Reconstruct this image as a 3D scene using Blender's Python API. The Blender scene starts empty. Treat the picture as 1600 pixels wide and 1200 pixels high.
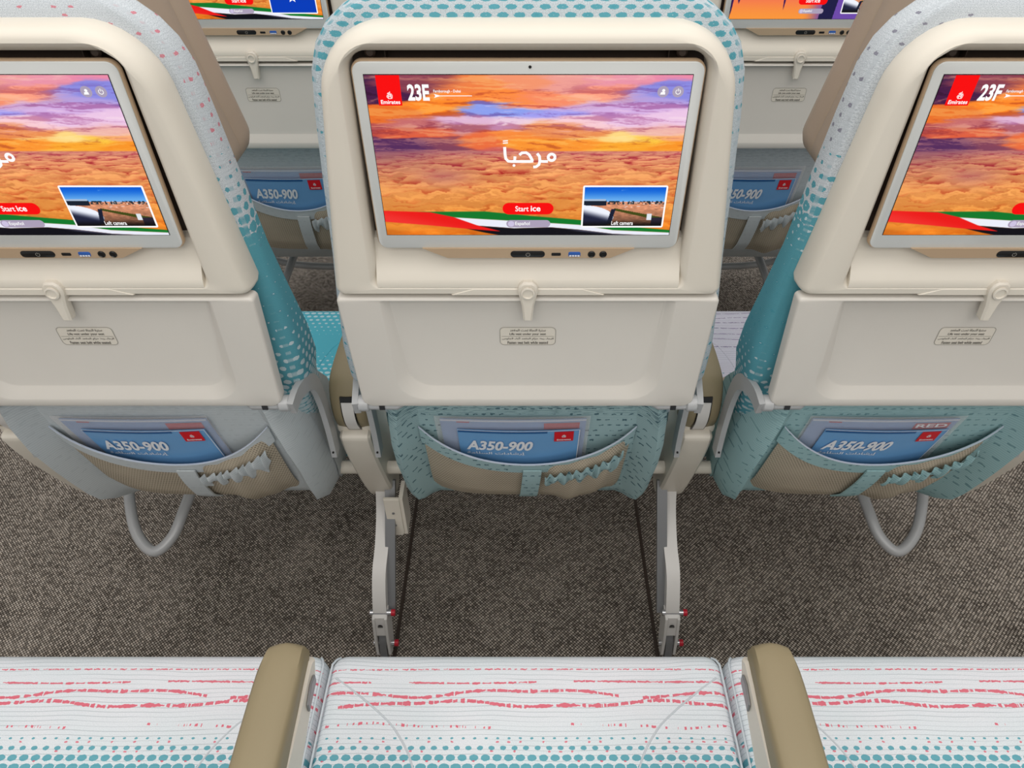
import bpy, bmesh, math
import numpy as np
from mathutils import Vector

S = bpy.context.scene
COL = S.collection
# ------------------------------------------------------------------ camera, light, exposure
FPX, PITCH, CAMH = 1150.0, 41.4, 1.30
cd = bpy.data.cameras.new('camera'); cd.sensor_width = 36.0; cd.lens = FPX / 1600 * 36.0
cd.shift_x = -22 / 1600; cd.clip_start = 0.02
cam = bpy.data.objects.new('camera', cd); COL.objects.link(cam)
cam.location = (0, 0, CAMH); cam.rotation_euler = (math.radians(90 - PITCH), 0, 0)
S.camera = cam
wd = bpy.data.worlds.new('cabin_light'); S.world = wd; wd.use_nodes = True
wd.node_tree.nodes['Background'].inputs[0].default_value = (1.0, 0.985, 0.96, 1)
wd.node_tree.nodes['Background'].inputs[1].default_value = 0.38

def area(name, loc, rot, sx, sy, power, color=(1, .97, .93)):
    l = bpy.data.lights.new(name, 'AREA'); l.shape = 'RECTANGLE'; l.size = sx; l.size_y = sy
    l.energy = power; l.color = color
    o = bpy.data.objects.new(name, l); COL.objects.link(o); o.location = loc
    o.rotation_euler = [math.radians(a) for a in rot]
    return o
area('ceiling_lamp', (0, 0.4, 2.35), (0, 0, 0), 3.2, 1.6, 29)
area('ceiling_lamp', (0, -1.2, 2.2), (38, 0, 0), 3.2, 0.9, 24)
area('ceiling_lamp', (0, 2.6, 2.35), (0, 0, 0), 3.2, 1.6, 20, (.95, .98, 1))
S.view_settings.view_transform = 'Standard'; S.view_settings.look = 'None'
S.view_settings.exposure = 0.0; S.view_settings.gamma = 1.0
S.view_settings.use_curve_mapping = False

# ------------------------------------------------------------------ material helpers
def lin(c):
    c = np.asarray(c, float) / 255.0
    return np.where(c <= .04045, c / 12.92, ((c + .055) / 1.055) ** 2.4)
def L4(c): return tuple(float(x) for x in lin(c)) + (1.0,)

class G:
    """a node tree with arithmetic on sockets"""
    def __init__(s, name, rough=.6, metal=0, spec=.5):
        s.m = bpy.data.materials.new(name); s.m.use_nodes = True; s.t = s.m.node_tree
        s.b = s.t.nodes['Principled BSDF']
        s.b.inputs['Roughness'].default_value = rough; s.b.inputs['Metallic'].default_value = metal
        s.b.inputs['Specular IOR Level'].default_value = spec
    def n(s, typ, **k):
        nd = s.t.nodes.new(typ)
        for a, v in k.items(): setattr(nd, a, v)
        return nd
    def put(s, sock, v):
        if isinstance(v, X): s.t.links.new(v.s, sock)
        else: sock.default_value = v
    def math(s, op, *a):
        nd = s.n('ShaderNodeMath', operation=op)
        for i, v in enumerate(a): s.put(nd.inputs[i], v)
        return X(s, nd.outputs[0])
    def coord(s, kind='Object'):
        tc = s.n('ShaderNodeTexCoord'); sp = s.n('ShaderNodeSeparateXYZ')
        s.t.links.new(tc.outputs[kind], sp.inputs[0])
        return [X(s, sp.outputs[i]) for i in range(3)]
    def vec(s, x, y, z=0.0):
        nd = s.n('ShaderNodeCombineXYZ')
        for i, v in enumerate((x, y, z)): s.put(nd.inputs[i], v)
        return X(s, nd.outputs[0])
    def noise(s, v, scale, detail=2, rough=.5):
        nd = s.n('ShaderNodeTexNoise'); s.t.links.new(v.s, nd.inputs['Vector'])
        nd.inputs['Scale'].default_value = scale; nd.inputs['Detail'].default_value = detail
        nd.inputs['Roughness'].default_value = rough
        return X(s, nd.outputs[0])
    def white(s, v):
        nd = s.n('ShaderNodeTexWhiteNoise', noise_dimensions='3D'); s.t.links.new(v.s, nd.inputs['Vector'])
        return X(s, nd.outputs['Value'])
    def mix(s, f, a, b):
        nd = s.n('ShaderNodeMix', data_type='RGBA')
        s.put(nd.inputs[0], f)
        s.put(nd.inputs[6], a); s.put(nd.inputs[7], b)
        return X(s, nd.outputs[2])
    def rng(s, v, a, b, c, d, smooth=False):
        nd = s.n('ShaderNodeMapRange'); nd.clamp = True
        if smooth: nd.interpolation_type = 'SMOOTHSTEP'
        s.put(nd.inputs[0], v)
        for i, q in enumerate((a, b, c, d)): nd.inputs[i + 1].default_value = q
        return X(s, nd.outputs[0])
    def color(s, v): s.put(s.b.inputs['Base Color'], v)
    def bump(s, h, strength=.2, dist=.001):
        nd = s.n('ShaderNodeBump'); nd.inputs['Strength'].default_value = strength
        nd.inputs['Distance'].default_value = dist; s.t.links.new(h.s, nd.inputs['Height'])
        s.t.links.new(nd.outputs[0], s.b.inputs['Normal'])
class X:
    def __init__(s, g, sock): s.g, s.s = g, sock
    def __add__(s, o): return s.g.math('ADD', s, o)
    __radd__ = __add__
    def __sub__(s, o): return s.g.math('SUBTRACT', s, o)
    def __rsub__(s, o): return s.g.math('SUBTRACT', o, s)
    def __mul__(s, o): return s.g.math('MULTIPLY', s, o)
    __rmul__ = __mul__
    def __lt__(s, o): return s.g.math('LESS_THAN', s, o)
    def __gt__(s, o): return s.g.math('GREATER_THAN', s, o)
    def f(s, op, *a): return s.g.math(op, s, *a)

def plain(name, c, rough=.5, metal=0, spec=.5, grain=0):
    g = G(name, rough, metal, spec); x, y, z = g.coord()
    v = g.vec(x, y, z); nz = g.noise(v, 14, 3)
    c0 = L4(c); c1 = tuple(a * .955 for a in c0[:3]) + (1,)
    g.color(g.mix(nz, c0, c1))
    if grain: g.bump(g.noise(v, 1800, 2), grain, .0004)
    return g.m
def emis(name, c, st=1.0):
    g = G(name); g.b.inputs['Base Color'].default_value = (0, 0, 0, 1); g.b.inputs['Specular IOR Level'].default_value = .1
    g.b.inputs['Emission Color'].default_value = L4(c); g.b.inputs['Emission Strength'].default_value = st
    return g.m

M = {}
M['cream'] = plain('cream_plastic', (222, 215, 202), .42, grain=.12)
M['tray'] = plain('tray_plastic', (212, 207, 199), .42, grain=.12)
M['bezel'] = plain('bezel_glass', (212, 214, 212), .18)
M['gold'] = plain('champagne_metal', (205, 178, 148), .33, .35)
M['dark'] = plain('recess_plastic', (62, 50, 42), .5)
M['black'] = plain('black_plastic', (14, 13, 14), .3)
M['grey'] = plain('grey_enamel', (176, 177, 178), .35, .1)
M['greydark'] = plain('grey_metal', (140, 141, 143), .35, .5)
M['steel'] = plain('bright_steel', (205, 205, 208), .25, .9)
M['darksteel'] = plain('dark_steel', (70, 70, 74), .3, .8)
M['red'] = plain('red_cap', (190, 20, 45), .4)
M['olive'] = plain('olive_leather', (142, 130, 102), .5, spec=.4, grain=.25)
M['tan'] = plain('taupe_leather', (166, 148, 130), .48, grain=.25)
M['legpaint'] = plain('leg_enamel', (212, 209, 205), .38)
M['blueport'] = plain('blue_port', (40, 90, 170), .4)
M['ink'] = plain('dark_ink', (70, 66, 60), .6)
M['inkline'] = plain('grey_line', (150, 146, 138), .6)
M['whiteink'] = plain('white_ink', (238, 240, 244), .5)
M['redink'] = plain('red_ink', (214, 20, 36), .35)
M['cardblue'] = plain('blue_card', (112, 166, 216), .3)
M['cardnavy'] = plain('navy_card', (34, 92, 150), .3)
M['maglight'] = plain('pale_card', (206, 214, 228), .35)
M['magblue'] = plain('soft_blue_card', (134, 166, 208), .35)
M['magred'] = plain('crimson_card', (186, 44, 62), .35)
M['seam'] = plain('seam_thread', (196, 204, 210), .9)
M['seamgrey'] = plain('seam_cord', (196, 202, 208), .9)
M['s_white'] = emis('screen_white', (255, 255, 255))
M['s_red'] = emis('screen_red', (250, 8, 10))
M['s_grey'] = emis('screen_lilac', (172, 160, 184))
M['s_soft'] = emis('screen_soft', (205, 195, 225))
M['s_blue'] = emis('screen_blue', (4, 60, 186))
M['s_edge'] = plain('screen_edge', (10, 8, 10), .2)
g = G('screen_picture', .25, spec=.2); at = g.n('ShaderNodeAttribute', attribute_name='Picture')
g.b.inputs['Base Color'].default_value = (0, 0, 0, 1)
g.t.links.new(at.outputs['Color'], g.b.inputs['Emission Color']); g.b.inputs['Emission Strength'].default_value = 1.0
M['picture'] = g.m
g = G('clear_plastic', .12); g.color(L4((245, 240, 240))); g.b.inputs['Alpha'].default_value = .16
M['sleeve'] = g.m

# carpet
g = G('woven_carpet', .95, spec=.1); x, y, z = g.coord()
a = (x + y) * 0.7071; b = (y - x) * 0.7071
cu = (a * 240).f('FLOOR'); cv = (b * 190).f('FLOOR')
fu = (a * 240).f('FRACT') - .5; fv = (b * 190).f('FRACT') - .5
rnd = g.white(g.vec(cu, cv, 0.0)); rn2 = g.white(g.vec(cu, cv, 5.0))
loop = g.rng(fu * fu + fv * fv, .02, .30, 1, 0)
lum = loop * (rnd * .75 + .25)
base = g.mix(rn2, L4((146, 124, 104)), L4((150, 146, 142)))
big = g.noise(g.vec(x, y, z), 9, 3)
g.color(g.mix((lum * .95 + (big - .5) * .25).f('MAXIMUM', 0.0), L4((34, 27, 22)), g.mix(.72, base, L4((232, 220, 206)))))
g.bump(lum, .5, .002); M['carpet'] = g.m

def weave(g, a, b, pitch=.0011):
    w = (a * (6.2832 / pitch)).f('SINE') * (b * (6.2832 / pitch)).f('SINE')
    return w * .5 + .5

# seat cushion cloth: rows of dashes and dots across the width; local y runs to the front edge
def rowy(py, H=.91):
    t = (py - 600) / FPX; p = math.radians(PITCH)
    return H * (math.cos(p) - t * math.sin(p)) / (math.sin(p) + t * math.cos(p)) + .105
def cushion_cloth(name, base, tint, dash, dot, lines, dots):
    g = G(name, .9, spec=.15); x, y, z = g.coord()
    wv = weave(g, x, y)
    n1 = g.noise(g.vec(x * 1.0, y * 1.0, z), 5, 2)
    c = g.mix(g.rng(n1, .35, .65, 0, 1), L4(base), L4(tint))
    c = g.mix(g.rng(g.noise(g.vec(x, y, 6.0), 1100, 1), .45, .62, 0, .22), c, L4((130, 146, 158)))
    yy = y + (g.noise(g.vec(x, y * .5, 3.0), 9, 1) - .5) * .012
    th = (yy * (1 / .0058)).f('FRACT')
    thin = (th < .16) * (g.noise(g.vec(x * .3, yy * 60, 1.0), 14, 1) > .42)
    c = g.mix(thin * .38, c, L4((120, 140, 150)))
    for k, (py, amp, fr, ph, wd_, cov) in enumerate(lines):
        cy = (x * fr + ph).f('SINE') * amp + (x * fr * 2.3 + ph * 3).f('SINE') * (amp * .45) + rowy(py)
        jag = (g.noise(g.vec(x, 7.3 + k, 0.0), 260, 1) - .5) * .0030
        d = (y - cy + jag).f('ABSOLUTE')
        seg = g.noise(g.vec(x, 1.7 * k, .5), 150, 2) > (1.03 - cov)
        wd_ = g.rng(g.noise(g.vec(x, 5.7 * k, .1), 70, 1), .3, .7, wd_ * .35, wd_ * 1.35)
        gate = g.noise(g.vec(x, 3.1 * k, 9.0), 9, 1) > .36
        c = g.mix((d < wd_) * seg * gate * .85, c, L4(dash))
    if dots:
        py0, sp = dots
        y0 = rowy(py0)
        r = ((y0 - y) * (1 / sp)); ri = r.f('FLOOR'); rf = r.f('FRACT') - .5
        cx_ = x * (1 / .0138) + (ri * .5).f('FRACT') * 1.0; cf = cx_.f('FRACT') - .5
        rad = g.rng(y0 - y, .002, .034, .09, .44)
        irregular = (g.noise(g.vec(x, y, 2.0), 420, 1) - .5) * .12
        d = (cf * cf * .9 + rf * rf * 1.25).f('SQRT') + irregular
        m = (d < rad) * ((y0 - y) > 0.0)
        c = g.mix(m * .88, c, L4(dot))
        hot = (g.white(g.vec(cx_.f('FLOOR'), ri, 4.0)) > .55) * ((y0 - y) < .045) * ((y0 - y) > 0.0)
        d2 = (cf * cf + (rf - .38) * (rf - .38) * 1.5).f('SQRT') + irregular * 2
        c = g.mix(hot * (d2 < .12) * .8, c, L4(dash))
    g.color(g.mix(wv * .16, c, L4((90, 110, 120))))
    g.bump(wv, .3, .0006)
    return g.m
LN = [(1046, .0004, 9, 1, .0009, .55), (1066, .0012, 13, 0, .0013, .62), (1083, .0042, 20, 1.5, .0021, .60),
      (1100, .0032, 23, 3.9, .0024, .58), (1134, .0022, 25, 0, .0017, .50)]
M['cl_white'] = cushion_cloth('white_patterned_cloth', (240, 240, 245), (226, 236, 240), (226, 68, 96), (66, 160, 176), LN, (1146, .0112))
LV = [(q, a_ * .7, f_, p_, w_ * .6, .6) for q, a_, f_, p_, w_ in ((1040, .003, 20, 1, .0016), (1060, .003, 22, 2, .0016), (1080, .003, 19, 3, .0018), (1100, .003, 24, 1, .002), (1125, .003, 18, 0, .0018), (1150, .003, 22, 5, .0018), (1180, .003, 18, 0, .0018))]
M['cl_lilac'] = cushion_cloth('lilac_patterned_cloth', (228, 224, 238), (222, 222, 236), (120, 104, 150), (90, 160, 176), LV, (1290, .0112))
g = G('teal_dotted_cloth', .9, spec=.15); x, y, z = g.coord(); wv = weave(g, x, y)
r = y * (1 / .012); ri = r.f('FLOOR'); rf = r.f('FRACT') - .5
cf = (x * (1 / .0135) + ri * .5).f('FRACT') - .5
rad = g.rng(y, .50, .60, .02, .42) + g.rng(y, .38, .46, .38, 0.0)
c = g.mix((((cf * cf * .8 + rf * rf * 1.4).f('SQRT')) < rad) * .8, L4((96, 192, 212)), L4((220, 240, 246)))
g.color(g.mix(wv * .2, c, L4((40, 120, 140)))); g.bump(wv, .3, .0006); M['cl_teal'] = g.m

# backrest cloth: dots change size with height
def side_cloth(name, fleck, r_stops, w_stops, base=(216, 221, 226), teal=(70, 158, 174)):
    g = G(name, .9, spec=.15); x, y, z = g.coord(); uvx, uvy, _ = g.coord('UV')
    wv = weave(g, uvx, uvy, .0016)
    r = uvy * (1 / .0125); ri = r.f('FLOOR'); rf = r.f('FRACT') - .5
    cc = uvx * (1 / .015) + ri * .5; cf = cc.f('FRACT') - .5
    irr = (g.noise(g.vec(uvx, uvy, 0.0), 520, 1) - .5) * .22
    d = (cf * cf + rf * rf).f('SQRT') + irr
    def stops(st):
        nd = g.n('ShaderNodeFloatCurve'); g.put(nd.inputs['Value'], z * (1 / 1.2))
        cu_ = nd.mapping.curves[0]
        for q, (h, v) in enumerate(st):
            if q < 2: cu_.points[q].location = (h / 1.2, v)
            else: cu_.points.new(h / 1.2, v)
        for pt in cu_.points: pt.handle_type = 'VECTOR'
        nd.mapping.update()
        return X(g, nd.outputs[0])
    rt = stops(r_stops); rw = stops(w_stops)
    spk = g.noise(g.vec(uvx, uvy, 0.0), 900, 1)
    c = g.mix(g.rng(spk, .42, .62, 0, .42), L4(base), L4((128, 140, 150)))
    fl = (g.white(g.vec(cc.f('FLOOR'), ri, 0.0)) > .6) * (d < .16)
    c = g.mix(fl * .7, c, L4(fleck))
    thin = ((uvy * (1 / .0042)).f('FRACT') < .2)
    c = g.mix(thin * .11, c, L4((110, 125, 135)))
    c = g.mix((d < rt) * .92, c, L4(teal))
    c = g.mix((d < rw) * .85, c, L4((214, 226, 230)))
    g.color(g.mix(wv * .22, c, L4((90, 110, 118)))); g.bump(wv, .35, .0008)
    return g.m
M['side_left'] = side_cloth('red_fleck_cloth', (214, 70, 96), [(0, 1), (.84, .9), (.90, .45), (.95, .18), (1.0, .0), (1.2, 0)], [(0, .5), (.62, .5), (.70, .28), (.78, .05), (.86, .0), (1.2, 0)])
M['side_mid'] = side_cloth('teal_fleck_cloth', (120, 140, 160), [(0, .6), (.80, .1), (.98, .05), (1.05, .18), (1.09, .33), (1.2, .36)], [(0, 0), (1.2, 0)], base=(206, 216, 222))
M['side_right'] = side_cloth('purple_fleck_cloth', (96, 84, 110), [(0, 1), (.86, .9), (.91, .5), (.96, .2), (1.0, .0), (1.2, 0)], [(0, .35), (.66, .3), (.72, .05), (.78, .0), (.84, .0), (.9, .18), (.93, .0), (1.2, 0)])
def lower_cloth(name, base, dark, amt, top):
    g = G(name, .92, spec=.15); x, y, z = g.coord()
    wv = weave(g, x, z, .0016)
    rib = ((z * (1 / .0042)) + (g.noise(g.vec(x, z, 0.0), 12, 1) * .8)).f('FRACT')
    c = g.mix((rib < .3) * .22, L4(base), L4(dark))
    r = z * (1 / .014); ri = r.f('FLOOR'); rf = (r.f('FRACT') - .5) + (g.noise(g.vec(x, z, 1.0), 160, 1) - .5) * .5
    cf = (x * (1 / .012) + ri * .37).f('FRACT') - .5
    c = g.mix((rf.f('ABSOLUTE') < .10) * (cf.f('ABSOLUTE') < .26) * (g.noise(g.vec(x, z, 4.0), 40, 1) > .47) * amt, c, L4(dark))
    band = (g.noise(g.vec(x * .35, z * 2.2, 4.0), 190, 2) > .55) * g.rng(z, .585, .62, 0, 1)
    c = g.mix(band * top, c, L4(dark))
    g.color(g.mix(wv * .25, c, L4(dark))); g.bump(wv, .35, .0008)
    return g.m
M['low_left'] = lower_cloth('pale_blue_cloth', (206, 212, 214), (140, 150, 156), .15, .25)
M['low_mid'] = lower_cloth('teal_grey_cloth', (172, 200, 202), (56, 92, 104), .85, .75)
M['low_right'] = lower_cloth('sea_green_cloth', (170, 204, 206), (66, 112, 122), .6, .3)
g = G('tan_net', .8, spec=.2); x, y, z = g.coord()
r = z * (1 / .0040); ri = r.f('FLOOR'); rf = r.f('FRACT') - .5; cf = (x * (1 / .0044) + ri * .5).f('FRACT') - .5
hole = ((cf * cf + rf * rf).f('SQRT') < .30) * g.rng(g.noise(g.vec(x, z, 0.0), 16, 1), .3, .6, .5, .95)
g.color(g.mix(hole * .75, L4((188, 176, 156)), L4((70, 62, 54)))); M['net'] = g.m

# ------------------------------------------------------------------ mesh helpers
def mk(name, verts, faces, uvs=None, smooth=True, sharp=40):
    me = bpy.data.meshes.new(name); me.from_pydata([tuple(v) for v in verts], [], faces); me.update()
    bm = bmesh.new(); bm.from_mesh(me)
    if uvs is not None:
        ul = bm.loops.layers.uv.new('UVMap')
        for f in bm.faces:
            for l in f.loops: l[ul].uv = uvs[l.vert.index]
    bmesh.ops.recalc_face_normals(bm, faces=bm.faces); bm.to_mesh(me); bm.free()
    if smooth:
        me.polygons.foreach_set('use_smooth', [True] * len(me.polygons))
        try: me.set_sharp_from_angle(angle=math.radians(sharp))
        except Exception: pass
    return me
class MB:
    def __init__(s): s.v, s.f, s.uv = [], [], []
    def add(s, vs, fs, uv=None):
        o = len(s.v); s.v += [tuple(v) for v in vs]; s.f += [tuple(i + o for i in f) for f in fs]
        s.uv += list(uv) if uv else [(0, 0)] * len(vs)
    def loft(s, loops, cap0=True, cap1=True, uv=None, closed=True):
        n = len(loops[0]); vs = [p for l in loops for p in l]; fs = []
        for k in range(len(loops) - 1):
            for i in range(n if closed else n - 1):
                j = (i + 1) % n
                fs.append((k * n + i, k * n + j, (k + 1) * n + j, (k + 1) * n + i))
        if cap0: fs.append(tuple(range(n)))
        if cap1: fs.append(tuple(range((len(loops) - 1) * n, len(loops) * n)))
        s.add(vs, fs, uv)
    def box(s, x0, x1, y0, y1, z0, z1, b=0.0):
        if b <= 0:
            P = [(x, y, z) for x in (x0, x1) for y in (y0, y1) for z in (z0, z1)]
            s.add(P, [(0, 1, 3, 2), (4, 6, 7, 5), (0, 4, 5, 1), (2, 3, 7, 6), (0, 2, 6, 4), (1, 5, 7, 3)]); return
        def lp(i, z): return [(x, y, z) for x, y in rr(x0 + i, x1 - i, y0 + i, y1 - i, max(b - i, b * .3), 4)]
        s.loft([lp(b, z0), lp(b * .3, z0 + b * .3), lp(0, z0 + b), lp(0, z1 - b), lp(b * .3, z1 - b * .3), lp(b, z1)])
    def prism(s, poly, axis, a, b, bev=0.0):
        """poly in the plane across the axis, from a to b"""
        def put(p, t):
            return {'x': (t, p[0], p[1]), 'y': (p[0], t, p[1]), 'z': (p[0], p[1], t)}[axis]
        if bev:
            q = inset(poly, bev)
            sg = 1 if b > a else -1
            s.loft([[put(p, a) for p in q], [put(p, a + sg * bev) for p in poly], [put(p, b - sg * bev) for p in poly], [put(p, b) for p in q]])
        else: s.loft([[put(p, a) for p in poly], [put(p, b) for p in poly]])
    def tube(s, path, r, n=12, sec=None, caps=True, up=(0, 0, 1)):
        P = [Vector(p) for p in path]; loops = []; u = Vector(up)
        for i, p in enumerate(P):
            d = (P[min(i + 1, len(P) - 1)] - P[max(i - 1, 0)]).normalized()
            side = d.cross(u)
            if side.length < 1e-4: side = d.cross(Vector((1, 0, 0)))
            side.normalize(); nn = side.cross(d).normalized()
            rr_ = r[i] if isinstance(r, (list, tuple)) else r
            if sec: loops.append([p + side * a + nn * b for a, b in sec])
            else: loops.append([p + side * (rr_ * math.cos(t * 2 * math.pi / n)) + nn * (rr_ * math.sin(t * 2 * math.pi / n)) for t in range(n)])
        s.loft(loops, caps, caps)
    def mesh(s, name, smooth=True, sharp=40): return mk(name, s.v, s.f, s.uv, smooth, sharp)
def rr(x0, x1, y0, y1, r, n=5):
    out = []
    for cx, cy, a0 in ((x1 - r, y1 - r, 0), (x0 + r, y1 - r, 90), (x0 + r, y0 + r, 180), (x1 - r, y0 + r, 270)):
        for i in range(n + 1):
            a = math.radians(a0 + 90 * i / n); out.append((cx + r * math.cos(a), cy + r * math.sin(a)))
    return out
def inset(poly, d):
    n = len(poly); A = sum(poly[i][0] * poly[(i + 1) % n][1] - poly[(i + 1) % n][0] * poly[i][1] for i in range(n))
    sg = 1 if A > 0 else -1; out = []
    for i in range(n):
        p0, p, p1 = (Vector(poly[k % n]) for k in (i - 1, i, i + 1))
        def nrm(a, b):
            e = b - a; e = e.normalized() if e.length > 1e-9 else Vector((1, 0)); return Vector((-e.y, e.x)) * sg
        m = nrm(p0, p) + nrm(p, p1)
        m = m.normalized() if m.length > 1e-6 else nrm(p, p1)
        out.append(tuple(p + m * d))
    return out
def trap(xt, xb, ht, hb, rt, rb, n=8):
    """rounded trapezoid outline in (x, h): half width xt at the top ht, xb at the bottom hb"""
    out = []
    def xw(h): return xb + (xt - xb) * (h - hb) / (ht - hb)
    for sx, top, a0 in ((1, 1, 0), (-1, 1, 90), (-1, 0, 180), (1, 0, 270)):
        r = rt if top else rb
        cz = ht - r if top else hb + r
        for i in range(n + 1):
            a = math.radians(a0 + 90 * i / n)
            h = cz + r * math.sin(a)
            out.append((sx * (xw(h) - r) + r * math.cos(a), h))
    return out
def smooth_path(pts, k=6):
    P = [Vector(p) for p in pts]; out = []
    for i in range(len(P) - 1):
        p0, p1, p2, p3 = P[max(i - 1, 0)], P[i], P[i + 1], P[min(i + 2, len(P) - 1)]
        for t in range(k):
            t /= k
            out.append(.5 * ((2 * p1) + (p2 - p0) * t + (2 * p0 - 5 * p1 + 4 * p2 - p3) * t * t + (3 * p1 - p0 - 3 * p2 + p3) * t ** 3))
    out.append(P[-1]); return out
CACHE = {}
def part(name, key, build, mat, parent, label=None, kind=None):
    k = (name, key, mat)
    if k not in CACHE:
        me = build()
        if isinstance(me, MB): me = me.mesh(name)
        me.materials.append(M[mat]); CACHE[k] = me
    o = bpy.data.objects.new(name, CACHE[k]); COL.objects.link(o)
    if parent: o.parent = parent
    if label: o['label'] = label
    if kind: o['kind'] = kind
    return o
def thing(name, label, cat, group=None, loc=(0, 0, 0)):
    o = bpy.data.objects.new(name, None); COL.objects.link(o); o.location = loc; o.empty_display_size = .05
    o['label'] = label; o['category'] = cat
    if group: o['group'] = group
    return o

# ------------------------------------------------------------------ text
AR = {'ا': 'FE8D', 'أ': 'FE83', 'إ': 'FE87', 'ب': 'FE8F', 'ت': 'FE95', 'ة': 'FE93', 'ث': 'FE99', 'ج': 'FE9D', 'ح': 'FEA1', 'د': 'FEA9', 'ر': 'FEAD', 'ز': 'FEAF',
      'س': 'FEB1', 'ش': 'FEB5', 'ط': 'FEC1', 'ع': 'FEC9', 'ق': 'FED5', 'ل': 'FEDD', 'م': 'FEE1', 'ن': 'FEE5', 'و': 'FEED', 'ء': 'FE80'}
NJ = set('اأإدرزوةء')
def arabic(s):
    out = []
    for w in s.split(' '):
        r = ''
        for i, ch in enumerate(w):
            b = int(AR[ch], 16)
            pj = i > 0 and w[i - 1] not in NJ and ch != 'ء'
            nj = i < len(w) - 1 and ch not in NJ and w[i + 1] != 'ء'
            if ch == 'ء': f = 0
            elif pj and nj: f = 3
            elif pj: f = 1
            elif nj: f = 2
            else: f = 0
            r += chr(b + f)
        out.append(r[::-1])
    return ' '.join(out[::-1])
def text_mesh(body, x0, x1, z0, z1, yf, bold=0.0, shear=0.0):
    c = bpy.data.curves.new('lettering', 'FONT'); c.body = body; c.offset = bold; c.resolution_u = 3; c.shear = shear
    o = bpy.data.objects.new('lettering', c); COL.objects.link(o)
    dg = bpy.context.evaluated_depsgraph_get(); dg.update()
    src = bpy.data.meshes.new_from_object(o.evaluated_get(dg))
    vs = np.array([v.co[:] for v in src.vertices]); fs = [tuple(p.vertices) for p in src.polygons]
    bpy.data.objects.remove(o); bpy.data.curves.remove(c); bpy.data.meshes.remove(src)
    a, b = vs.min(0), vs.max(0)
    X_ = x0 + (vs[:, 0] - a[0]) / (b[0] - a[0]) * (x1 - x0); Z_ = z0 + (vs[:, 1] - a[1]) / (b[1] - a[1]) * (z1 - z0)
    return mk('lettering', [(px, yf(pz), pz) for px, pz in zip(X_, Z_)], fs, smooth=False)
def flat(polys, yf, name='flat'):
    m = MB()
    for p in polys: m.add([(x, yf(z), z) for x, z in p], [tuple(range(len(p)))])
    return m
def stroke(pts, w):
    P = [Vector(p) for p in pts]; L, R = [], []
    for i, p in enumerate(P):
        d = (P[min(i + 1, len(P) - 1)] - P[max(i - 1, 0)])
        d = d.normalized() if d.length > 1e-9 else Vector((1, 0)); n_ = Vector((-d.y, d.x)) * w / 2
        L.append(p + n_); R.append(p - n_)
    return [[tuple(L[i]), tuple(L[i + 1]), tuple(R[i + 1]), tuple(R[i])] for i in range(len(P) - 1)]
def disc(cx, cz, r, n=20, r2=None): return [(cx + r * math.cos(t * 2 * math.pi / n), cz + (r2 or r) * math.sin(t * 2 * math.pi / n)) for t in range(n)]
def ring(cx, cz, r, w, a0=0, a1=360, n=20):
    return stroke([(cx + r * math.cos(math.radians(a0 + (a1 - a0) * t / n)), cz + r * math.sin(math.radians(a0 + (a1 - a0) * t / n))) for t in range(n + 1)], w)

# ------------------------------------------------------------------ pictures shown on the screens (computed colours per vertex)
def vnoise(x, y, seed):
    xi, yi = np.floor(x).astype(np.int64), np.floor(y).astype(np.int64); xf, yf = x - xi, y - yi
    def hsh(i, j):
        h = (i * 374761393 + j * 668265263 + seed * 974634777) & 0xffffffff
        h = ((h ^ (h >> 13)) * 1274126177) & 0xffffffff
        return ((h ^ (h >> 16)) & 0xffff) / 65535.0
    u, v = xf * xf * (3 - 2 * xf), yf * yf * (3 - 2 * yf)
    return (hsh(xi, yi) * (1 - u) + hsh(xi + 1, yi) * u) * (1 - v) + (hsh(xi, yi + 1) * (1 - u) + hsh(xi + 1, yi + 1) * u) * v
def fbm(x, y, seed, o=5, g=.5):
    t = np.zeros_like(x); a = 1; s = 0
    for k in range(o): t += a * vnoise(x * 2 ** k, y * 2 ** k, seed + k); s += a; a *= g
    return t / s
def sm(x, a, b): t = np.clip((x - a) / (b - a), 0, 1); return t * t * (3 - 2 * t)
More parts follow.
